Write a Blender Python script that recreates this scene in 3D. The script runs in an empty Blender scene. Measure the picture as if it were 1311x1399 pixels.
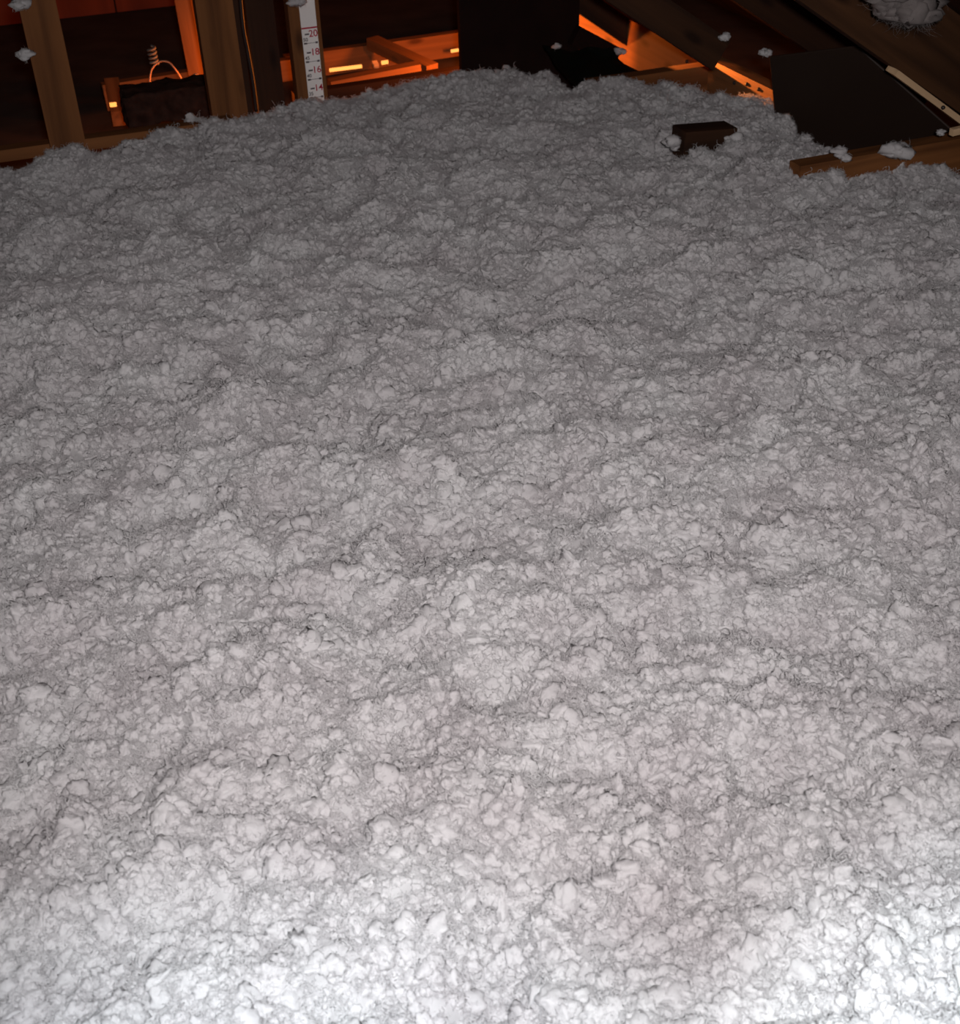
import bpy, bmesh, math, random
import numpy as np
from mathutils import Vector, Matrix, noise

S = bpy.context.scene
COL = S.collection
random.seed(7)
rng = np.random.default_rng(11)

# ------------------------------------------------------------------ camera
FPX, PITCH, ROLL, CAMZ = 1700.0, math.radians(35), math.radians(2), 0.95
cam = bpy.data.cameras.new('camera')
cam_o = bpy.data.objects.new('camera', cam)
COL.objects.link(cam_o)
S.camera = cam_o
S.render.resolution_x, S.render.resolution_y = 1311, 1399
cam.sensor_fit = 'VERTICAL'
cam.sensor_height = 24.0
cam.lens = 24.0 * FPX / 1399.0
cam.clip_start = 0.02
cam.dof.use_dof = True          # a phone lens: an opening of a few millimetres
cam.dof.focus_distance = 1.9
cam.dof.aperture_fstop = 7.5
FWD = Vector((0, math.cos(PITCH), -math.sin(PITCH)))
r0 = Vector((1, 0, 0)); u0 = r0.cross(FWD)
CR = r0 * math.cos(ROLL) - u0 * math.sin(ROLL)
CU = r0 * math.sin(ROLL) + u0 * math.cos(ROLL)
m = Matrix((CR, CU, -FWD)).transposed().to_4x4()
m.translation = (0, 0, CAMZ)
cam_o.matrix_world = m

# ------------------------------------------------------------------ light
w = bpy.data.worlds.new('attic_dark'); S.world = w
w.use_nodes = True
w.node_tree.nodes['Background'].inputs[0].default_value = (0.9, 0.55, 0.45, 1)
w.node_tree.nodes['Background'].inputs[1].default_value = 0.004


def lamp(name, kind, loc, energy, color, size=0.02, target=None, angle=None, blend=0.6):
    d = bpy.data.lights.new(name, kind)
    d.energy = energy; d.color = color
    if kind in ('POINT', 'SPOT'):
        d.shadow_soft_size = size
    if kind == 'SPOT':
        d.spot_size = math.radians(angle); d.spot_blend = blend
    o = bpy.data.objects.new(name, d); COL.objects.link(o)
    o.location = loc
    if target is not None:
        o.rotation_euler = (Vector(target) - Vector(loc)).to_track_quat('-Z', 'Y').to_euler()
    return o


# house axes: e1 runs along the trusses to the eave on the right, e2 from truss to truss
PSI = math.radians(20)
E1 = Vector((math.cos(PSI), math.sin(PSI), 0)); E2 = Vector((-math.sin(PSI), math.cos(PSI), 0))


def W(a, b, z):
    return E1 * a + E2 * b + Vector((0, 0, z))


# hand-held flash beside the phone, then two added fill spots
lamp('flash', 'SPOT', (0.05, -0.04, 1.02), 117, (1.0, 0.938, 0.93), 0.03, (0.02, 1.68, 0), 90, 1.0)
lamp('near_fill_left', 'SPOT', (-0.02, 0.03, 0.93), 95, (0.80, 0.935, 1.0), 0.04, (-0.15, 0.30, 0), 54, 1.0)  # added fill, brightens the nearest strip of insulation
lamp('near_fill_right', 'SPOT', (0.10, 0.03, 0.90), 165, (0.86, 0.97, 1.0), 0.03, (0.42, 0.37, 0), 43, 1.0)  # added fill, brightens the lower right corner
# orange work lamps standing low in the open bays behind the posts and the dark panel, plus an added eave spot
lamp('work_lamp', 'POINT', W(1.40, 3.46, 0.0), 10, (1.0, 0.24, 0.035), 0.03)
lamp('eave_fill_spot', 'SPOT', W(1.60, 3.22, 0.04), 70, (1.0, 0.28, 0.05), 0.004, W(1.75, 2.74, 0.03), 22, 0.6)  # added unseen spot, only lights the near end of the eave plate
lamp('work_lamp_middle', 'POINT', W(1.55, 3.92, -0.16), 17, (1.0, 0.22, 0.028), 0.03)
lamp('work_lamp_left', 'POINT', W(0.605, 3.68, -0.12), 4.5, (1.0, 0.22, 0.028), 0.03)

S.view_settings.view_transform = 'Standard'
S.view_settings.look = 'None'
S.view_settings.gamma = 1
S.view_settings.use_curve_mapping = False
S.view_settings.exposure = 0.0


# ------------------------------------------------------------------ helpers
def ray(px, py):
    return FWD + CR * ((px - 655.5) / FPX) + CU * ((699.5 - py) / FPX)


def at_b(px, py, b):
    """point of the truss plane b that shows at photo pixel px, py"""
    d = ray(px, py)
    return Vector((0, 0, CAMZ)) + d * (b / d.dot(E2))


def at_z(px, py, z):
    d = ray(px, py)
    return Vector((0, 0, CAMZ)) + d * ((z - CAMZ) / d.z)


def tag(o, label=None, cat=None, group=None, kind=None):
    if label: o['label'] = label
    if cat: o['category'] = cat
    if group: o['group'] = group
    if kind: o['kind'] = kind
    return o


def link(name, me, mat, parent=None, smooth=False):
    o = bpy.data.objects.new(name, me)
    COL.objects.link(o)
    if mat is not None:
        me.materials.append(mat)
    if smooth:
        me.polygons.foreach_set('use_smooth', [True] * len(me.polygons))
    if parent is not None:
        o.parent = parent
    return o


def bm_mesh(name, bm):
    me = bpy.data.meshes.new(name)
    bm.to_mesh(me); bm.free()
    return me


def empty(name, loc):
    o = bpy.data.objects.new(name, None)
    COL.objects.link(o); o.location = loc
    return o


def frame(A, B, side):
    """matrix with local Z along A-B and local X near side"""
    z = (B - A).normalized()
    x = (side - z * side.dot(z)).normalized()
    y = z.cross(x)
    mm = Matrix((x, y, z)).transposed().to_4x4()
    mm.translation = A
    return mm


def beam(name, A, B, wx, wy, mat, side=E1, parent=None, bevel=0.003, warp=0.0015, seed=0):
    """sawn lumber from A to B: wx across side, wy across the other way; slightly uneven"""
    A = Vector(A); B = Vector(B)
    ln = (B - A).length
    bm = bmesh.new()
    n = max(2, int(ln / 0.12))
    rings = []
    for i in range(n + 1):
        z = ln * i / n
        dx = noise.noise((seed * 3.1, z * 3, 1)) * warp; dy = noise.noise((seed * 1.7, z * 3, 9)) * warp
        rings.append([bm.verts.new((sx * wx / 2 + dx, sy * wy / 2 + dy, z)) for sx, sy in ((-1, -1), (1, -1), (1, 1), (-1, 1))])
    for a, b in zip(rings, rings[1:]):
        for k in range(4):
            bm.faces.new((a[k], a[(k + 1) % 4], b[(k + 1) % 4], b[k]))
    bm.faces.new(rings[0][::-1]); bm.faces.new(rings[-1])
    ed = [e for e in bm.edges if len(e.link_faces) == 2 and e.calc_face_angle(0) > 1.0]
    bmesh.ops.bevel(bm, geom=ed, offset=bevel, segments=2, affect='EDGES')
    bmesh.ops.recalc_face_normals(bm, faces=bm.faces)
    o = link(name, bm_mesh(name, bm), mat)
    o.matrix_world = frame(A, B, Vector(side))
    if parent is not None:
        o.parent = parent
        o.matrix_parent_inverse = Matrix.Translation(parent.location).inverted()
    return o


def tube_bm(bm, pts, rad, sides=6):
    pts = [Vector(p) for p in pts]
    rings = []
    for i, p in enumerate(pts):
        t = (pts[min(i + 1, len(pts) - 1)] - pts[max(i - 1, 0)]).normalized()
        s = t.orthogonal() if i == 0 else (s - t * s.dot(t))
        s = s.normalized(); q = t.cross(s)
        r = rad[i] if isinstance(rad, (list, tuple)) else rad
        rings.append([bm.verts.new(p + (s * math.cos(k * 2 * math.pi / sides) + q * math.sin(k * 2 * math.pi / sides)) * r) for k in range(sides)])
    for a, b in zip(rings, rings[1:]):
        for k in range(sides):
            bm.faces.new((a[k], a[(k + 1) % sides], b[(k + 1) % sides], b[k]))
    bm.faces.new(rings[0][::-1]); bm.faces.new(rings[-1])


# ------------------------------------------------------------------ materials
def new_mat(name):
    mt = bpy.data.materials.new(name); mt.use_nodes = True
    nt = mt.node_tree
    return mt, nt, nt.nodes['Principled BSDF']


def wood(name, dark, light, rough=0.75, knots=True, scale=1.0):
    mt, nt, b = new_mat(name)
    N, Lk = nt.nodes, nt.links
    tc = N.new('ShaderNodeTexCoord'); mp = N.new('ShaderNodeMapping')
    mp.inputs['Scale'].default_value = (26 * scale, 26 * scale, 1.6 * scale)
    oi = N.new('ShaderNodeObjectInfo'); add = N.new('ShaderNodeVectorMath'); add.operation = 'ADD'
    Lk.new(tc.outputs['Object'], add.inputs[0])
    mul = N.new('ShaderNodeMath'); mul.operation = 'MULTIPLY'; mul.inputs[1].default_value = 13.0
    Lk.new(oi.outputs['Random'], mul.inputs[0]); Lk.new(mul.outputs[0], add.inputs[1])
    Lk.new(add.outputs[0], mp.inputs['Vector'])
    nz = N.new('ShaderNodeTexNoise'); nz.inputs['Scale'].default_value = 1.0; nz.inputs['Detail'].default_value = 7; nz.inputs['Distortion'].default_value = 0.8
    Lk.new(mp.outputs[0], nz.inputs['Vector'])
    cr = N.new('ShaderNodeValToRGB')
    cr.color_ramp.elements[0].position = 0.32; cr.color_ramp.elements[0].color = (*dark, 1)
    cr.color_ramp.elements[1].position = 0.70; cr.color_ramp.elements[1].color = (*light, 1)
    Lk.new(nz.outputs['Fac'], cr.inputs[0])
    out = cr.outputs[0]
    if knots:
        mk = N.new('ShaderNodeMapping'); mk.inputs['Scale'].default_value = (14, 14, 5)
        Lk.new(add.outputs[0], mk.inputs['Vector'])
        vo = N.new('ShaderNodeTexVoronoi'); vo.inputs['Scale'].default_value = 1.0
        Lk.new(mk.outputs[0], vo.inputs['Vector'])
        kr = N.new('ShaderNodeValToRGB')
        kr.color_ramp.elements[0].position = 0.08; kr.color_ramp.elements[0].color = (0.25, 0.2, 0.2, 1)
        kr.color_ramp.elements[1].position = 0.2; kr.color_ramp.elements[1].color = (1, 1, 1, 1)
        Lk.new(vo.outputs['Distance'], kr.inputs[0])
        mx = N.new('ShaderNodeMixRGB'); mx.blend_type = 'MULTIPLY'; mx.inputs[0].default_value = 0.8
        Lk.new(out, mx.inputs[1]); Lk.new(kr.outputs[0], mx.inputs[2]); out = mx.outputs[0]
    Lk.new(out, b.inputs['Base Color'])
    b.inputs['Roughness'].default_value = rough
    b.inputs['Specular IOR Level'].default_value = 0.2
    bp = N.new('ShaderNodeBump'); bp.inputs['Strength'].default_value = 0.35; bp.inputs['Distance'].default_value = 0.003
    Lk.new(nz.outputs['Fac'], bp.inputs['Height']); Lk.new(bp.outputs[0], b.inputs['Normal'])
    return mt


def plain(name, col, rough=0.8, spec=0.2, nscale=30, var=0.25, metallic=0.0):
    mt, nt, b = new_mat(name)
    N, Lk = nt.nodes, nt.links
    tc = N.new('ShaderNodeTexCoord')
    nz = N.new('ShaderNodeTexNoise'); nz.inputs['Scale'].default_value = nscale; nz.inputs['Detail'].default_value = 5
    Lk.new(tc.outputs['Object'], nz.inputs['Vector'])
    cr = N.new('ShaderNodeValToRGB')
    cr.color_ramp.elements[0].position = 0.3; cr.color_ramp.elements[0].color = (*[c * (1 - var) for c in col], 1)
    cr.color_ramp.elements[1].position = 0.7; cr.color_ramp.elements[1].color = (*[min(1, c * (1 + var)) for c in col], 1)
    Lk.new(nz.outputs['Fac'], cr.inputs[0]); Lk.new(cr.outputs[0], b.inputs['Base Color'])
    b.inputs['Roughness'].default_value = rough; b.inputs['Specular IOR Level'].default_value = spec
    b.inputs['Metallic'].default_value = metallic
    bp = N.new('ShaderNodeBump'); bp.inputs['Strength'].default_value = 0.2; bp.inputs['Distance'].default_value = 0.002
    Lk.new(nz.outputs['Fac'], bp.inputs['Height']); Lk.new(bp.outputs[0], b.inputs['Normal'])
    return mt


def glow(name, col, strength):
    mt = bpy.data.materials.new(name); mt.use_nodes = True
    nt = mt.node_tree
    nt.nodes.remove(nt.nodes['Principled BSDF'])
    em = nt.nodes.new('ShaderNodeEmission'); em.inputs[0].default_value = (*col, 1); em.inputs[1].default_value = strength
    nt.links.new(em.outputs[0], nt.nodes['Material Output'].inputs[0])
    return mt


def fluff_mat():
    mt = bpy.data.materials.new('white_loose_fill'); mt.use_nodes = True
    nt = mt.node_tree; N, Lk = nt.nodes, nt.links
    N.remove(N['Principled BSDF'])
    geo = N.new('ShaderNodeNewGeometry')
    nz = N.new('ShaderNodeTexNoise'); nz.inputs['Scale'].default_value = 9.0; nz.inputs['Detail'].default_value = 4
    Lk.new(geo.outputs['Position'], nz.inputs['Vector'])
    cr = N.new('ShaderNodeValToRGB')
    cr.color_ramp.elements[0].position = 0.3; cr.color_ramp.elements[0].color = (0.74, 0.715, 0.725, 1)
    cr.color_ramp.elements[1].position = 0.7; cr.color_ramp.elements[1].color = (0.84, 0.835, 0.84, 1)
    Lk.new(nz.outputs['Fac'], cr.inputs[0])
    n2 = N.new('ShaderNodeTexNoise'); n2.inputs['Scale'].default_value = 420.0; n2.inputs['Detail'].default_value = 5; n2.inputs['Distortion'].default_value = 1.5
    Lk.new(geo.outputs['Position'], n2.inputs['Vector'])
    bp = N.new('ShaderNodeBump'); bp.inputs['Strength'].default_value = 0.25; bp.inputs['Distance'].default_value = 0.0025
    Lk.new(n2.outputs['Fac'], bp.inputs['Height'])
    di = N.new('ShaderNodeBsdfDiffuse'); tr = N.new('ShaderNodeBsdfTranslucent'); mx = N.new('ShaderNodeMixShader')
    mx.inputs[0].default_value = 0.5
    for s in (di, tr):
        Lk.new(cr.outputs[0], s.inputs['Color'])
    Lk.new(bp.outputs[0], di.inputs['Normal'])
    Lk.new(di.outputs[0], mx.inputs[1]); Lk.new(tr.outputs[0], mx.inputs[2])
    Lk.new(mx.outputs[0], N['Material Output'].inputs[0])
    return mt


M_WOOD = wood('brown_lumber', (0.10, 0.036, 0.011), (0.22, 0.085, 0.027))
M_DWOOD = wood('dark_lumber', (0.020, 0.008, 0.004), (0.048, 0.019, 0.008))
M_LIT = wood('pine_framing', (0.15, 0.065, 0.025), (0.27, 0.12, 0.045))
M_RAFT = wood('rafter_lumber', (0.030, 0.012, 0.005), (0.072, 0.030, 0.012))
M_PALE = wood('pale_pine', (0.50, 0.33, 0.19), (0.72, 0.50, 0.30))
M_PLY = wood('dark_plywood', (0.14, 0.03, 0.014), (0.24, 0.05, 0.022), knots=False, scale=0.3)
M_DECK = wood('roof_deck', (0.020, 0.010, 0.006), (0.045, 0.022, 0.012), knots=False, scale=0.4)
M_PANEL = plain('dark_panel_board', (0.012, 0.005, 0.004), 0.85, 0.1, 8)
M_BAFFLE = plain('brown_black_board', (0.022, 0.012, 0.008), 0.6, 0.3, 4, 0.12)
M_BLACK = plain('black_plastic', (0.006, 0.008, 0.006), 0.45, 0.3, 14)
M_CABLE = plain('dark_cable', (0.02, 0.014, 0.012), 0.5, 0.3)
M_WIRE = plain('copper_wire', (0.55, 0.30, 0.18), 0.45, 0.4)
M_STEEL = plain('dull_steel', (0.22, 0.20, 0.18), 0.5, 0.5)
M_DUST = plain('dirty_batt', (0.035, 0.017, 0.013), 0.95, 0.05, 40, 0.4)
M_GYP = plain('ceiling_board', (0.10, 0.07, 0.055), 0.95, 0.05, 6)
M_RULER = plain('ruler_card', (0.86, 0.82, 0.80), 0.6, 0.3, 6, 0.06)
M_RED = plain('red_ink', (0.45, 0.02, 0.05), 0.7, 0.2)
M_INK = plain('grey_ink', (0.10, 0.08, 0.09), 0.7, 0.2)
M_FLUFF = fluff_mat()
M_GREY = plain('grey_fibre', (0.17, 0.15, 0.145), 1.0, 0.0, 60, 0.15)
M_GLOW = glow('strip_glow', (1.0, 0.33, 0.07), 2.0)  # emission standing in for bright spots of light

# ------------------------------------------------------------------ shell
ZF = -0.35


def slab(name, corners, thick, mat, kind='structure', parent=None):
    """flat board: corners in order, thickened along its normal"""
    c = [Vector(p) for p in corners]
    n = (c[1] - c[0]).cross(c[2] - c[0]).normalized()
    bm = bmesh.new()
    lo = [bm.verts.new(p - c[0]) for p in c]; hi = [bm.verts.new(p - c[0] + n * thick) for p in c]
    k = len(c)
    bm.faces.new(lo[::-1]); bm.faces.new(hi)
    for i in range(k):
        bm.faces.new((lo[i], lo[(i + 1) % k], hi[(i + 1) % k], hi[i]))
    bmesh.ops.bevel(bm, geom=bm.edges[:], offset=min(0.002, thick * 0.3), segments=1, affect='EDGES')
    bmesh.ops.recalc_face_normals(bm, faces=bm.faces)
    o = link(name, bm_mesh(name, bm), mat)
    o.location = c[0]
    if kind: o['kind'] = kind
    if parent is not None:
        o.parent = parent
        o.matrix_parent_inverse = Matrix.Translation(parent.location).inverted()
    return o


slab('floor', [W(-4, -2.5, ZF), W(3.0, -2.5, ZF), W(3.0, 6.2, ZF), W(-4, 6.2, ZF)], -0.02, M_GYP)
SL = 0.63


def roof_z(a):
    return 0.575 - SL * (a - 1.432)


ceil = slab('ceiling', [W(2.86, -2.5, roof_z(2.86)), W(2.86, 6.2, roof_z(2.86)), W(-1.2, 6.2, roof_z(-1.2)), W(-1.2, -2.5, roof_z(-1.2))], 0.02, M_DECK)
slab('ceiling_left', [W(-1.2, -2.5, roof_z(-1.2)), W(-1.2, 6.2, roof_z(-1.2)), W(-4.0, 6.2, 0.3), W(-4.0, -2.5, 0.3)], 0.02, M_DECK)
back = empty('wall_back', W(-0.6, 6.0, ZF)); back['kind'] = 'structure'
for i in range(5):
    a0 = -2.6 + i * 1.05
    a1 = a0 + 1.043
    top = lambda a: min(2.2, roof_z(a) - 0.03)
    slab('plywood_panel', [W(a0, 5.95, ZF + 0.005), W(a1, 5.95, ZF + 0.005), W(a1, 5.95, max(0.0, top(a1))), W(a0, 5.95, top(a0))], -0.018, M_PLY, None, back)

# ------------------------------------------------------------------ trusses, posts and boards
dn = Vector((E1.x, E1.y, -SL)).normalized()


def chord(a0, a1, b, ztop, mat, label, name='bottom_chord', h=0.09, wd=0.04, seed=0):
    o = beam(name, W(a0, b, ztop - h / 2), W(a1, b, ztop - h / 2), wd, h, mat, side=E2, seed=seed)
    return tag(o, label, 'beam')


chord(1.49, 2.35, 2.12, 0.047, M_WOOD, 'grained brown joist half covered by white tufts at the right edge', 'ceiling_joist', 0.11, seed=1)
A = at_b(934, 203, 2.40); B = at_b(1004, 199, 2.40)
tag(beam('wood_block', A + E2 * 0.03 + Vector((0, 0, .005)), B + E2 * 0.03 + Vector((0, 0, .008)), 0.06, 0.062, M_DWOOD, side=E2, seed=2), 'dark rough wood block half sunk in the white insulation near the back right', 'block')
chord(1.40, 1.74, 2.93, at_b(930, 95, 2.91).z, M_WOOD, 'dim brown joist below the orange lit strips, just past the insulation edge', 'ceiling_joist', 0.075, seed=3)
tag(beam('sill_board', W(-1.2, 3.07, 0.010), W(0.505, 3.07, 0.0), 0.04, 0.027, M_WOOD, side=E2, seed=4), 'narrow grey-brown board lying behind the leftmost post, ending at the wider post', 'board')


def post(px0, py0, px1, py1, b, wa, wb, mat, label, name='wooden_post', seed=0):
    """upright whose left and right edges at the insulation show at px0 and px1"""
    p = (at_b(px0, py0, b) + at_b(px1, py1, b)) / 2
    a = p.dot(E1)
    o = beam(name, W(a, b + wb / 2, ZF), W(a, b + wb / 2, roof_z(a) - 0.06), wa, wb, mat, side=E1, seed=seed)
    return tag(o, label, 'post'), a


p1, a1 = post(75, 215, 118, 215, 2.98, 0.078, 0.04, M_WOOD, 'leftmost brown wooden post with a dark knot and white tufts on its left edge', seed=5)
p2, a2 = post(292, 158, 337, 155, 3.14, 0.089, 0.04, M_WOOD, 'widest brown wooden post, second from the left, bare of tufts', seed=6)
p3, a3 = post(354, 150, 391, 150, 3.30, 0.072, 0.04, M_DWOOD, 'darker brown post between the widest post and the ruler board', seed=7)
p4, a4 = post(408, 140, 448, 138, 3.16, 0.078, 0.04, M_WOOD, 'slim brown post carrying the white depth ruler', seed=8)
p5, a5 = post(336, 150, 346, 150, 3.26, 0.018, 0.04, M_DWOOD, 'thin dark batten in the gap right of the widest post', 'wooden_batten', seed=9)


def web(pA, pB, b, wd, h, mat, label, up=0.9, down=0.06, roll=0, name='truss_web', seed=0):
    """diagonal board: pA and pB are pixels on the front edge of its lower face"""
    A = at_b(*pA, b); B = at_b(*pB, b)
    d = (B - A).normalized()
    A = A - d * up
    nrm = d.cross(E2).normalized()
    if nrm.z < 0: nrm = -nrm
    t = math.radians(roll)
    side = E2 * math.cos(t) - nrm * math.sin(t)
    nr = nrm * math.cos(t) + E2 * math.sin(t)
    off = side * (wd / 2) + nr * (h / 2)
    o = beam(name, A + off, B + d * down + off, wd, h, mat, side=side, seed=seed)
    return tag(o, label, 'beam')


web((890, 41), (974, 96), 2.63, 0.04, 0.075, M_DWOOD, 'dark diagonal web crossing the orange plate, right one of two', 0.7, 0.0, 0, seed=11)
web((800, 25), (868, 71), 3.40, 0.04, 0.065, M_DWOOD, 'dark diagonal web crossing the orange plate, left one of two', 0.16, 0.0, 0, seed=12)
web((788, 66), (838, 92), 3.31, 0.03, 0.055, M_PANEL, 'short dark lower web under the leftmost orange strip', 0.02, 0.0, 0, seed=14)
ep = empty('eave_plate', W(1.75, 2.64, -0.05))
tag(ep, 'orange lit plate along the eave, seen in three slanting strips between dark webs', 'plate')
beam('board', W(1.77, 2.60, -0.043), W(1.77, 4.3, -0.043), 0.04, 0.15, M_LIT, side=E1, parent=ep, seed=13)
for px, py in ((1003, 113), (1020, 115), (1036, 122), (938, 84)):
    d = ray(px, py); p = Vector((0, 0, CAMZ)) + d * (1.749 / d.dot(E1))
    bm = bmesh.new(); bmesh.ops.create_uvsphere(bm, u_segments=8, v_segments=6, radius=0.005)
    o = link('nail_head', bm_mesh('nail_head', bm), M_CABLE, ep); o.location = p - ep.location

# near rafter at the upper right, and the next ones behind it
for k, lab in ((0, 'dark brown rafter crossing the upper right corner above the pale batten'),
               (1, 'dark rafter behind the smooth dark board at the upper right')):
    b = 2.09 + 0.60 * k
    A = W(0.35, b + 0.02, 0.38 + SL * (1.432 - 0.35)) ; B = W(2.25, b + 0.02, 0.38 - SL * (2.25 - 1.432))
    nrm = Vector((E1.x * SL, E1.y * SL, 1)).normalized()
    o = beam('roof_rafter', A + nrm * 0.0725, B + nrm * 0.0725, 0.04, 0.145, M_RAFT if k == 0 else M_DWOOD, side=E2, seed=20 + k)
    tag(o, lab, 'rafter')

# pale batten with its nail hole under the near rafter
A = at_b(1218, 96, 2.10); B = at_b(1340, 186, 2.10)
bt = empty('pale_batten', A)
tag(bt, 'pale pine batten with one nail hole along the right edge rafter', 'batten')
beam('strip', A, B, 0.035, 0.012, M_PALE, side=E2 + Vector((-.3, 0, .3)), parent=bt, seed=31)
hp = at_b(1288, 147, 2.08)
bm = bmesh.new(); bmesh.ops.create_uvsphere(bm, u_segments=10, v_segments=6, radius=0.0045)
o = link('nail_head', bm_mesh('nail_head', bm), M_CABLE, bt); o.location = hp - A
A = at_b(1299, 181, 2.02); B = at_b(1345, 170, 2.02)
tag(beam('wood_offcut', A, B, 0.012, 0.014, M_PALE, side=E2, seed=32), 'small pale wood offcut below the batten at the right edge', 'offcut')

# dark smooth board (rafter vent baffle) sloping between rafter and insulation
c1 = at_b(1052, 76, 2.50); c2 = at_b(1172, 61, 2.30); c3 = at_b(1318, 190, 2.14)
nrm = (c2 - c1).cross(c3 - c1).normalized()


def on_plane(px, py):
    d = ray(px, py); o = Vector((0, 0, CAMZ))
    return o + d * ((c1 - o).dot(nrm) / d.dot(nrm))


c4 = on_plane(1130, 232); c5 = on_plane(1062, 190)
tag(slab('vent_baffle', [c1, c5, c4, c3, c2], 0.006, M_BAFFLE, None), 'smooth dark brown sheet between the rafter and the insulation at the right', 'board')

# dark upright panel in the middle
P0 = at_b(629, 60, 3.35).dot(E1)
pan = empty('dark_panel', W(P0, 3.35, ZF))
tag(pan, 'near-black upright panel standing behind the middle of the insulation edge', 'panel')
slab('board', [W(P0, 3.35, ZF), W(P0 + 0.36, 3.35, ZF), W(P0 + 0.36, 3.35, roof_z(P0 + 0.36) - 0.03), W(P0, 3.35, roof_z(P0) - 0.03)], -0.018, M_PANEL, None, pan)
beam('edge_stud', W(P0 + 0.34, 3.39, ZF), W(P0 + 0.34, 3.39, roof_z(P0 + 0.36) - 0.06), 0.04, 0.04, M_PANEL, parent=pan, seed=33)

# ------------------------------------------------------------------ orange bay behind the posts
def joist_px(pA, pB, b, h, wd, mat, label, seed=0, ext=(0, 0), name='floor_joist'):
    """level joist in plane b whose top front edge shows from pixel pA to pB"""
    A = at_b(*pA, b); B = at_b(*pB, b)
    d = (B - A).normalized()
    A = A - d * ext[0]; B = B + d * ext[1]
    off = E2 * (wd / 2) - Vector((0, 0, h / 2))
    return tag(beam(name, A + off, B + off, wd, h, mat, side=E2, seed=seed), label, 'joist')


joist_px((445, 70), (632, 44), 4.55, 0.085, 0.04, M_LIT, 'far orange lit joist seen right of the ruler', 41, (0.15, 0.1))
joist_px((452, 112), (575, 88), 4.10, 0.03, 0.05, M_LIT, 'low orange board in front of the glowing strip right of the ruler', 42, (0.0, 0.0), 'low_board')
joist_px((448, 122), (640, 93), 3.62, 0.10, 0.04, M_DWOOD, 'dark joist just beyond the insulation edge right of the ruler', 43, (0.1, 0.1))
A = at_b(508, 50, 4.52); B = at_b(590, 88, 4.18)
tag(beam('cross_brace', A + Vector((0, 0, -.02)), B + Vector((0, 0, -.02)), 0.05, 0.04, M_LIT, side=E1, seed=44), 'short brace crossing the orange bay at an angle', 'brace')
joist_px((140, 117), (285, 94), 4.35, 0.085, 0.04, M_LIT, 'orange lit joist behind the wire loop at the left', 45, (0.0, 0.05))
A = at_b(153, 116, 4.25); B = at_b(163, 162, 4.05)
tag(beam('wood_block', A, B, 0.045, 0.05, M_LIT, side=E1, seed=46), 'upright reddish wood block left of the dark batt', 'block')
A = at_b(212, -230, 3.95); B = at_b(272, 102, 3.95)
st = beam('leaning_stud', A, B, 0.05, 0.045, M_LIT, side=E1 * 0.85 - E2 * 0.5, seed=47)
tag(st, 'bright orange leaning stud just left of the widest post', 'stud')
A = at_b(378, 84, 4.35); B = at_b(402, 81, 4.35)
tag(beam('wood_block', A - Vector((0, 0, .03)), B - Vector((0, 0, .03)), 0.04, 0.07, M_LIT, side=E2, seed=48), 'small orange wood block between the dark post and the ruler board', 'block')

# dirty batt in front of the lit joist
A = at_b(168, 131, 3.50); B = at_b(298, 115, 3.50)
bm = bmesh.new()
bmesh.ops.create_cube(bm, size=1)
bmesh.ops.subdivide_edges(bm, edges=bm.edges[:], cuts=14, use_grid_fill=True)
ln = (B - A).length
for v in bm.verts:
    v.co = Vector((v.co.x * ln, v.co.y * 0.11, v.co.z * 0.085))
    n = noise.turbulence_vector(v.co * 30, 3, False)
    v.co += n * 0.009
o = link('old_batt', bm_mesh('old_batt', bm), M_DUST, smooth=True)
o.matrix_world = Matrix((E1, E2, Vector((0, 0, 1)))).transposed().to_4x4()
o.location = (A + B) / 2 + E2 * 0.055 - Vector((0, 0, 0.043))
tag(o, 'dark ragged old batt in front of the orange joist at the left', 'batt')


def cable(name, pts, r, mat, label, cat='wire'):
    # smooth the polyline (Catmull-Rom)
    P = [Vector(p) for p in pts]
    P = [P[0]] + P + [P[-1]]
    out = []
    for i in range(1, len(P) - 2):
        for t in np.linspace(0, 1, 8, endpoint=False):
            a, b, c, d = P[i - 1], P[i], P[i + 1], P[i + 2]
            out.append(0.5 * ((2 * b) + (c - a) * t + (2 * a - 5 * b + 4 * c - d) * t * t + (3 * b - a - 3 * c + d) * t ** 3))
    out.append(P[-2])
    bm = bmesh.new(); o0 = out[0]
    tube_bm(bm, [p - o0 for p in out], r, 8)
    o = link(name, bm_mesh(name, bm), mat, smooth=True); o.location = o0
    return tag(o, label, cat)


cable('wire_loop', [at_b(204, 124, 3.80), at_b(205, 104, 3.80), at_b(209, 92, 3.8), at_b(219, 84, 3.8), at_b(230, 85, 3.79), at_b(239, 94, 3.78), at_b(247, 106, 3.78), at_b(250, 114, 3.78)], 0.0026, M_WIRE,
      'thin coppery wire arching over the dark batt')
cable('wire_loop', [at_b(256, 112, 3.74), at_b(262, 105, 3.74), at_b(268, 102, 3.74), at_b(273, 105, 3.74), at_b(272, 110, 3.75), at_b(266, 112, 3.75)], 0.004, M_WIRE,
      'small curled wire end at the foot of the orange stud')
bm = bmesh.new()
s0 = at_b(211, 88, 3.86)
ax = (at_b(206, 64, 3.86) - s0)
tube_bm(bm, [ax * (t / 70) + E1 * 0.011 * math.cos(t * 0.38) + E2 * 0.011 * math.sin(t * 0.38) for t in range(71)], 0.0035, 6)
o = link('coil_spring', bm_mesh('coil_spring', bm), M_STEEL, smooth=True); o.location = s0
tag(o, 'small dull grey coil standing behind the wire arch', 'spring')
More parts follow.
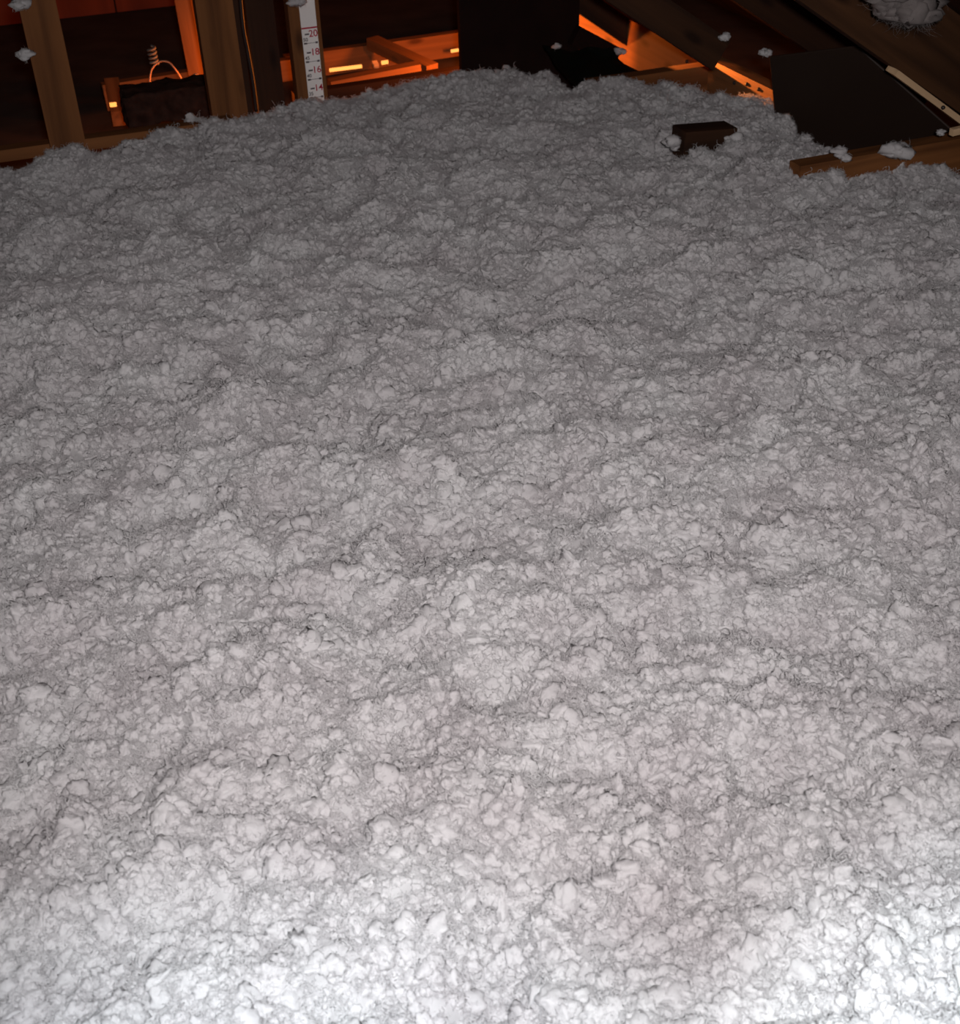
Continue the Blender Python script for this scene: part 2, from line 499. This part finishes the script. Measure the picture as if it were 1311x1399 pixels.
cable('electric_cable', [at_b(296, -330, 3.22), at_b(316, -150, 3.22), at_b(330, 20, 3.22), at_b(338, 70, 3.22), at_b(345, 110, 3.22), at_b(350, 152, 3.22)], 0.005, M_CABLE,
      'dark cable running down beside the widest post', 'cable')


# emissive strips put in to imitate bright spots of light in the bay
def glow_bar(pA, pB, b, h, label, col=None):
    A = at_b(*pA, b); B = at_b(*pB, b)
    o = beam('glow_strip', A, B, 0.006, h, M_GLOW, side=E2, bevel=0.001, warp=0)
    return tag(o, label, 'light', 'glowing strips imitating light in the back bay')


glow_bar((450, 96), (494, 90.5), 4.30, 0.011, 'long orange glowing strip imitating light right of the ruler')
glow_bar((521, 86), (530, 84.5), 4.30, 0.012, 'short glowing dab imitating light past the end of the long strip')
glow_bar((150, 143.5), (159, 142.5), 4.00, 0.012, 'small glowing strip imitating light at the far left beside the reddish block')
glow_bar((616, 70), (631, 67.5), 4.45, 0.010, 'glowing strip imitating light against the dark panel edge')
glow_bar((345, 92), (349, 115), 3.40, 0.005, 'thin upright glowing sliver imitating light between the widest and the darker post')
tag(beam('spacer_block', at_b(511, 86, 4.27), at_b(514, 92, 4.25), 0.018, 0.02, M_PALE, side=E1, seed=50), 'small pale block between the two bright dabs right of the ruler', 'block')

# ------------------------------------------------------------------ depth ruler
RZ = lambda py: at_b(425, py, 3.155).z
ra = (at_b(424, 138, 3.155).dot(E1) + at_b(444, 138, 3.155).dot(E1)) / 2 - 0.003
rw = 0.040
rul = empty('depth_ruler', W(ra, 3.155, -0.02))
tag(rul, 'white insulation depth ruler with red inch numbers and grey ticks', 'ruler')
basis = Matrix((E1, Vector((0, 0, 1)), -E2)).transposed().to_4x4()    # text plane facing the camera side


def place(o, a, z, b=3.1535):
    mm = basis.copy(); mm.translation = W(a, b, z)
    o.matrix_world = mm
    o.parent = rul
    o.matrix_parent_inverse = Matrix.Translation(rul.location).inverted()


def plate(name, wdt, hgt, mat, a, z, thick=0.0006, b=3.1535):
    bm = bmesh.new(); bmesh.ops.create_cube(bm, size=1)
    bmesh.ops.scale(bm, vec=(wdt, hgt, thick), verts=bm.verts)
    o = link(name, bm_mesh(name, bm), mat); place(o, a, z, b)
    return o


plate('strip', rw, 0.42, M_RULER, ra, 0.17, 0.0015, 3.1550)
plate('red_line', rw, 0.0035, M_RED, ra, RZ(37.5))


def numeral(name, txt, size, mat, a, z):
    cu = bpy.data.curves.new(name, 'FONT')
    cu.body = txt; cu.size = size; cu.extrude = 0.0003; cu.offset = 0.0002
    cu.align_x = 'CENTER'; cu.align_y = 'CENTER'
    tmp = bpy.data.objects.new(name + '_tmp', cu); COL.objects.link(tmp)
    dg = bpy.context.evaluated_depsgraph_get(); dg.update()
    me = bpy.data.meshes.new_from_object(tmp.evaluated_get(dg))
    bpy.data.objects.remove(tmp); bpy.data.curves.remove(cu)
    me.materials.clear()
    o = link(name, me, mat); place(o, a, z)
    return o


for k, (t, cm, py) in enumerate((('20', '50', 46), ('18', '45', 71.5), ('16', '40', 96), ('14', '35', 121))):
    z = RZ(py)
    numeral('inch_numeral', t, 0.023, M_RED, ra + 0.0085, z)
    plate('tick_mark', 0.011, 0.0035, M_INK, ra - 0.0075, z)
    numeral('centimetre_numeral', cm, 0.012, M_INK, ra - 0.0125, z - 0.013)
    z2 = RZ(py + 12.5)
    plate('tick_mark', 0.008, 0.0040, M_INK, ra - 0.0135, z2)
    plate('tick_mark', 0.006, 0.0045, M_INK, ra + 0.0150, z2)
    plate('inch_line', 0.030, 0.0010, M_INK, ra, z2)

# ------------------------------------------------------------------ black plastic behind the edge
bm = bmesh.new()
q = [at_b(748, 64, 3.22), at_b(832, 68, 3.15), at_b(892, 116, 3.00), at_b(795, 122, 3.04)]
n = 16; grid = {}
for i in range(n + 1):
    for j in range(n + 1):
        u, v = i / n, j / n
        p = (q[0] * (1 - u) + q[1] * u) * (1 - v) + (q[3] * (1 - u) + q[2] * u) * v
        p = p + noise.turbulence_vector(p * 9, 3, False) * 0.022
        grid[i, j] = bm.verts.new(p - q[3])
for i in range(n):
    for j in range(n):
        bm.faces.new((grid[i, j], grid[i + 1, j], grid[i + 1, j + 1], grid[i, j + 1]))
bmesh.ops.solidify(bm, geom=bm.faces[:], thickness=0.004)
o = link('plastic_sheet', bm_mesh('plastic_sheet', bm), M_BLACK, smooth=True); o.location = q[3]
tag(o, 'crumpled black plastic sheet at the insulation edge below the orange strips', 'sheet')


# ------------------------------------------------------------------ loose-fill insulation
def vnoise(x, y, seed):
    """numpy value noise, quintic"""
    xi = np.floor(x).astype(np.int64); yi = np.floor(y).astype(np.int64)
    fx = x - xi; fy = y - yi
    fx = fx * fx * fx * (fx * (fx * 6 - 15) + 10); fy = fy * fy * fy * (fy * (fy * 6 - 15) + 10)

    def h(i, j):
        k = (i * 374761393 + j * 668265263 + seed * 1442695041) & 0xFFFFFFFF
        k = ((k ^ (k >> 13)) * 1274126177) & 0xFFFFFFFF
        return ((k ^ (k >> 16)) & 0xFFFF) / 32767.5 - 1.0
    a = h(xi, yi); b = h(xi + 1, yi); c = h(xi, yi + 1); d = h(xi + 1, yi + 1)
    return (a * (1 - fx) + b * fx) * (1 - fy) + (c * (1 - fx) + d * fx) * fy


EDGE = [(-3.0, 2.10), (-1.6, 2.45), (-1.054, 2.72), (-0.918, 2.80), (-0.75, 2.95), (-0.587, 3.11), (-0.38, 3.22), (0.01, 3.33), (0.16, 3.30), (0.289, 3.25),
        (0.493, 3.22), (0.66, 3.17), (0.735, 3.08), (0.765, 2.92), (0.78, 2.78), (0.83, 2.66), (1.0, 2.60), (1.3, 2.62), (2.2, 2.6)]
EX = np.array([e[0] for e in EDGE]); EY = np.array([e[1] for e in EDGE])

# mounds and hollows: photo pixel, radius (m), height (m), stretch in x
BUMPS = [(330, 590, .07, .030, 1.2), (300, 740, .06, .022, 1.0), (650, 810, .07, .026, 1.2), (700, 1110, .075, .034, 1.0), (740, 1040, .04, -.022, 2.2),
         (560, 490, .10, .030, 1.2), (720, 480, .10, .026, 1.2), (1060, 530, .10, .026, 2.0), (80, 335, .06, .045, 1.0), (60, 490, .09, .03, 1.0),
         (900, 640, .09, .03, 1.5), (620, 660, .10, .028, 2.2), (600, 735, .10, -.022, 2.5), (640, 425, .12, -.025, 2.5), (480, 600, .08, -.02, 2.0),
         (180, 1010, .06, -.018, 2.0), (400, 960, .07, .02, 1.3), (860, 880, .06, -.015, 1.5), (980, 760, .10, .022, 1.3), (1180, 640, .1, .02, 1.3),
         (90, 860, .07, .02, 1.3), (1150, 1060, .06, -.018, 2.0), (540, 900, .06, -.016, 1.6), (200, 620, .09, -.02, 1.3), (1000, 300, .12, -.02, 2.5),
         (220, 300, .12, -.03, 2.0), (965, 205, .05, -.03, 1.3), (1030, 185, .05, .025, 1.0), (900, 178, .05, .015, 1.0), (1220, 222, .07, .050, 1.0), (1010, 140, .10, .02, 1.0), (150, 235, .1, .015, 1.5),
         (1290, 270, .06, .03, 1.0), (1130, 235, .04, -.02, 1.0), (700, 200, .15, .012, 2.0), (320, 185, .1, .02, 1.5), (90, 240, .05, .02, 1.0)]
BW = [(at_z(px, py, 0.0), r, h, s) for px, py, r, h, s in BUMPS]


def hgt(x, y):
    z = 0.018 * vnoise(x * 3.1 + 3, y * 3.6, 1) + 0.012 * vnoise(x * 7 + 9, y * 8, 2) + 0.015 * vnoise(x * 15, y * 16 + 4, 3)
    r = 1 - np.abs(vnoise(x * 11 + 2, y * 13, 4))
    r2 = 1 - np.abs(vnoise(x * 23 + 7 + 0.4 * vnoise(x * 20, y * 20, 14), y * 25, 12))
    z = z + 0.031 * (r - 0.6) + 0.013 * (r2 - 0.6) + 0.006 * vnoise(x * 48, y * 48, 5)
    for p, rad, h, s in BW:
        z = z + h * np.exp(-(((x - p.x) / (rad * s)) ** 2 + ((y - p.y) / rad) ** 2))
    ey = np.interp(x, EX, EY) + 0.03 * vnoise(x * 9, y * 0 + 3, 6)
    t = np.clip((y - (ey - 0.03)) / 0.16, 0, 1)
    z = z * (1 - t) - 0.30 * t * t * (3 - 2 * t)
    # the fill hangs lower in front of the exposed joist at the right
    j = np.exp(-(((x - 1.10) / 0.16) ** 2 + ((y - 2.45) / 0.10) ** 2))
    return z - 0.05 * j


NX, NY = 380, 520
ys = np.concatenate([np.linspace(-0.5, 0.3, 30, endpoint=False), 0.3 + (np.linspace(0, 1, NY - 30) ** 1.25) * 3.25])
u = np.linspace(-1, 1, NX)
yy = np.repeat(ys[:, None], NX, 1)
half = 0.85 + 0.28 * np.clip(yy, 0, None)
xx = u[None, :] * half
zz = hgt(xx, yy)
verts = np.stack([xx, yy, zz], -1).reshape(-1, 3)
idx = np.arange(NX * NY).reshape(NY, NX)
f = np.stack([idx[:-1, :-1], idx[:-1, 1:], idx[1:, 1:], idx[1:, :-1]], -1).reshape(-1, 4)
me = bpy.data.meshes.new('loose_fill_insulation')
me.from_pydata(verts.tolist(), [], f.tolist())
fill = link('loose_fill_insulation', me, M_FLUFF, smooth=True)
tag(fill, 'thick bed of fluffy white blown loose-fill insulation covering the attic floor', 'insulation', kind='stuff')


# small lumps and wisps of fibre, source shapes for the bed and for the single tufts
def lump_bm(seed, sub=3, spiky=1.0):
    bm = bmesh.new()
    bmesh.ops.create_icosphere(bm, subdivisions=sub, radius=1)
    o = Vector((seed * 7.3, seed * 3.1, seed * 1.7))
    r = random.Random(seed)
    sx, sy, sz = r.uniform(0.7, 1.5), r.uniform(0.7, 1.2), r.uniform(0.45, 0.8)
    for v in bm.verts:
        d = v.co.copy()
        k = 1 + 0.58 * noise.noise(d * 1.3 + o) + 0.30 * spiky * (1 - 2 * abs(noise.noise(d * 2.6 + o * 2))) + 0.16 * spiky * (1 - 2 * abs(noise.noise(d * 6 + o)))
        d = d * k + noise.noise_vector(d * 2.2 + o) * 0.22
        v.co = Vector((d.x * sx, d.y * sy, d.z * sz))
    return bm


def fibre(bm, r, start, d, length, rad, curl, sides=3, n=7):
    pts = []; p = start.copy()
    c = Vector((r.gauss(0, 1), r.gauss(0, 1), r.gauss(0, 1))) * curl
    for i in range(n):
        pts.append(p.copy())
        d = (d + c.cross(d) + Vector((r.gauss(0, 1), r.gauss(0, 1), r.gauss(0, 1))) * 0.18).normalized()
        p = p + d * (length / (n - 1))
    tube_bm(bm, pts, [rad * (1 - 0.7 * i / (n - 1)) for i in range(n)], sides)


def fuzzy_lump_bm(seed):
    """a felted nodule: rough core with loose fibres lying on it and standing off it"""
    bm = lump_bm(seed, 3, 1.25)
    r = random.Random(seed * 5 + 1)
    bm.verts.ensure_lookup_table()
    base = [v.co.copy() for v in bm.verts]
    for k in range(60):
        p = r.choice(base)
        nrm = p.normalized()
        tan = nrm.orthogonal().normalized()
        tan = Matrix.Rotation(r.uniform(0, 6.283), 3, nrm) @ tan
        d = (tan + nrm * r.uniform(-0.1, 0.9)).normalized()
        fibre(bm, r, p * 0.94, d, r.uniform(0.5, 1.5), r.uniform(0.025, 0.06), 0.35)
    return bm


def nest_bm(seed):
    """a loose nest of fine curled fibres"""
    bm = bmesh.new(); r = random.Random(seed * 9 + 4)
    for k in range(44):
        p = Vector((r.gauss(0, .5), r.gauss(0, .5), r.gauss(0, .16)))
        d = Vector((r.gauss(0, 1), r.gauss(0, 1), r.gauss(0, .5))).normalized()
        fibre(bm, r, p, d, r.uniform(0.8, 1.8), r.uniform(0.03, 0.085), 0.45)
    return bm


src = bpy.data.collections.new('fluff_shapes')
for s in range(16):
    me = bm_mesh('fluff', fuzzy_lump_bm(s + 1) if s < 10 else nest_bm(s)); me.materials.append(M_FLUFF)
    me.polygons.foreach_set('use_smooth', [True] * len(me.polygons))
    src.objects.link(bpy.data.objects.new('fluff_%02d' % s, me))

NP = 420000
# even scatter per square metre, thinned with distance outside the view
py_ = rng.uniform(0.25, 3.42, NP); hx = 0.62 + 0.27 * py_
px_ = rng.uniform(-1, 1, NP) * 1.55
ok = np.abs(px_) < hx
px_, py_ = px_[ok], py_[ok]
dens = 0.5 + 0.5 * vnoise(px_ * 22, py_ * 22, 8)
e = 0.004
z0 = hgt(px_, py_)
nx = -(hgt(px_ + e, py_) - z0) / e; ny = -(hgt(px_, py_ + e) - z0) / e
sc = rng.lognormal(math.log(0.0041), 0.36, len(px_)) * (0.75 + 0.5 * dens)
sc = np.clip(sc, 0.0018, 0.0088)
lift = sc * rng.uniform(-0.45, 0.35, len(px_))
pos = np.stack([px_, py_, z0 + lift], -1)
rot = np.stack([np.clip(-ny, -1, 1) * 0.7 + rng.normal(0, .4, len(px_)), np.clip(nx, -1, 1) * 0.7 + rng.normal(0, .4, len(px_)), rng.uniform(0, 6.283, len(px_))], -1)
wis = rng.uniform(0, 1, len(px_)) < 0.45
kind = np.where(wis, rng.integers(10, 16, len(px_)), rng.integers(0, 10, len(px_)))
sc = np.where(wis, sc * 1.45, sc)
pm = bpy.data.meshes.new('fluff_points')
pm.vertices.add(len(px_)); pm.vertices.foreach_set('co', pos.astype(np.float32).ravel())
at = pm.attributes.new('rot', 'FLOAT_VECTOR', 'POINT'); at.data.foreach_set('vector', rot.astype(np.float32).ravel())
at = pm.attributes.new('sc', 'FLOAT', 'POINT'); at.data.foreach_set('value', sc.astype(np.float32))
at = pm.attributes.new('kind_index', 'INT', 'POINT'); at.data.foreach_set('value', kind.astype(np.int32))
pts_o = bpy.data.objects.new('fluff_points', pm)        # only a carrier of points, read by the node group

ng = bpy.data.node_groups.new('fluff_scatter', 'GeometryNodeTree')
ng.interface.new_socket('Geometry', in_out='INPUT', socket_type='NodeSocketGeometry')
ng.interface.new_socket('Geometry', in_out='OUTPUT', socket_type='NodeSocketGeometry')
N, Lk = ng.nodes, ng.links
gi = N.new('NodeGroupInput'); go = N.new('NodeGroupOutput')
oi = N.new('GeometryNodeObjectInfo'); oi.inputs['Object'].default_value = pts_o
ci = N.new('GeometryNodeCollectionInfo'); ci.inputs['Collection'].default_value = src
ci.inputs['Separate Children'].default_value = True; ci.inputs['Reset Children'].default_value = True
ip = N.new('GeometryNodeInstanceOnPoints'); ip.inputs['Pick Instance'].default_value = True


def attr(nm, ty):
    a = N.new('GeometryNodeInputNamedAttribute'); a.data_type = ty; a.inputs['Name'].default_value = nm
    return a.outputs['Attribute']


Lk.new(oi.outputs['Geometry'], ip.inputs['Points'])
Lk.new(ci.outputs[0], ip.inputs['Instance'])
Lk.new(attr('kind_index', 'INT'), ip.inputs['Instance Index'])
e2r = N.new('FunctionNodeEulerToRotation'); Lk.new(attr('rot', 'FLOAT_VECTOR'), e2r.inputs[0])
Lk.new(e2r.outputs[0], ip.inputs['Rotation'])
Lk.new(attr('sc', 'FLOAT'), ip.inputs['Scale'])
jg = N.new('GeometryNodeJoinGeometry')
Lk.new(ip.outputs[0], jg.inputs[0]); Lk.new(gi.outputs[0], jg.inputs[0])
Lk.new(jg.outputs[0], go.inputs[0])
md = fill.modifiers.new('fluff', 'NODES'); md.node_group = ng


# ------------------------------------------------------------------ single tufts caught on the wood
def tuft(center, size, label, seed, flat=(1, 1, 1), lumps=14, fibres=160, mat=M_FLUFF, thin=1.0, spiky=1.1):
    """one clump: a core of overlapping nodules with fibres standing off it"""
    r = random.Random(seed)
    bm = bmesh.new(); cen = []
    c = Vector((0, 0, 0))
    for k in range(lumps):
        b2 = lump_bm(seed * 31 + k, 2, spiky)
        if k:   # each nodule grows from one already there, so the clump hangs together
            g = r.choice(cen)
            c = g[0] + Vector((r.gauss(0, 1) * flat[0], r.gauss(0, 1) * flat[1], r.gauss(0, 1) * flat[2])).normalized() * g[1] * 0.75
        s = size * r.uniform(0.20, 0.38)
        cen.append((c, s))
        bmesh.ops.scale(b2, vec=(s, s, s), verts=b2.verts); bmesh.ops.translate(b2, vec=c, verts=b2.verts)
        t = bpy.data.meshes.new('t'); b2.to_mesh(t); b2.free(); bm.from_mesh(t); bpy.data.meshes.remove(t)
    for k in range(fibres):
        c, s = r.choice(cen)
        d = Vector((r.gauss(0, 1), r.gauss(0, 1), r.gauss(0, 1))).normalized()
        fibre(bm, r, c + d * s * 0.6, d, s * r.uniform(0.7, 1.6), 0.0005 * thin * r.uniform(0.6, 1.4), 0.4)
    o = link('insulation_tuft', bm_mesh('insulation_tuft', bm), mat, smooth=True)
    o.location = center
    return tag(o, label, 'insulation', 'tufts of insulation caught on the framing')


tuft(at_b(27, 3, 2.965), 0.032, 'white tuft caught high on the leftmost post at the frame top', 1)
tuft(at_b(33, 76, 2.965), 0.028, 'white tuft caught halfway up the left edge of the leftmost post', 2, (1, 1, 1.5))
tuft(at_b(409, 2, 3.12), 0.030, 'white tuft on top of the white depth ruler', 3, (1.3, 1, .7))
tuft(at_b(990, 50, 2.62), 0.020, 'white wisp left of the dark board top, upper of the pair', 4, (1.5, 1, .7))
tuft(at_b(1042, 72, 2.58), 0.024, 'white wisp along the left top corner of the smooth dark board', 5, (1.7, 1, .6))
tuft(at_b(903, 112, 3.10), 0.030, 'rounded white tuft lying on the dim brown joist', 6, (.9, 1, 1.1))
tuft(at_b(762, 62, 3.19), 0.018, 'small white wisp at the upper left corner of the black plastic sheet', 7, (1.7, 1, .5))
tuft(at_b(846, 70, 3.3), 0.024, 'brownish lit tuft just below the slimmest orange strip', 8, (1.4, 1, .8))
tuft(at_b(1226, 205, 2.08), 0.042, 'large white tuft piled on the grained brown joist', 9, (1.2, 1, .8))
tuft(at_b(1148, 208, 2.10), 0.026, 'low wispy tuft on the left end of the grained brown joist', 10, (1.6, 1, .6))
tuft(at_b(1284, 181, 2.02), 0.014, 'tiny tuft beside the small pale wood offcut', 11, (1.3, 1, .8))
tuft(at_b(920, 196, 2.37), 0.028, 'white tuft heaped against the left side of the dark rough block', 13, (1.2, 1, .8))
tuft(at_b(1008, 192, 2.39), 0.034, 'white tuft heaped against the right side of the dark rough block', 14, (1, 1, .9))
tuft(at_b(1243, 8, 1.94), 0.085, 'soft grey clump imitating a blurred flash orb at the upper right corner', 16, (1.2, .5, .7), 60, 2600, M_GREY, 0.7, 0.3)  # added clump, stands in for an out-of-focus dust orb in the flash
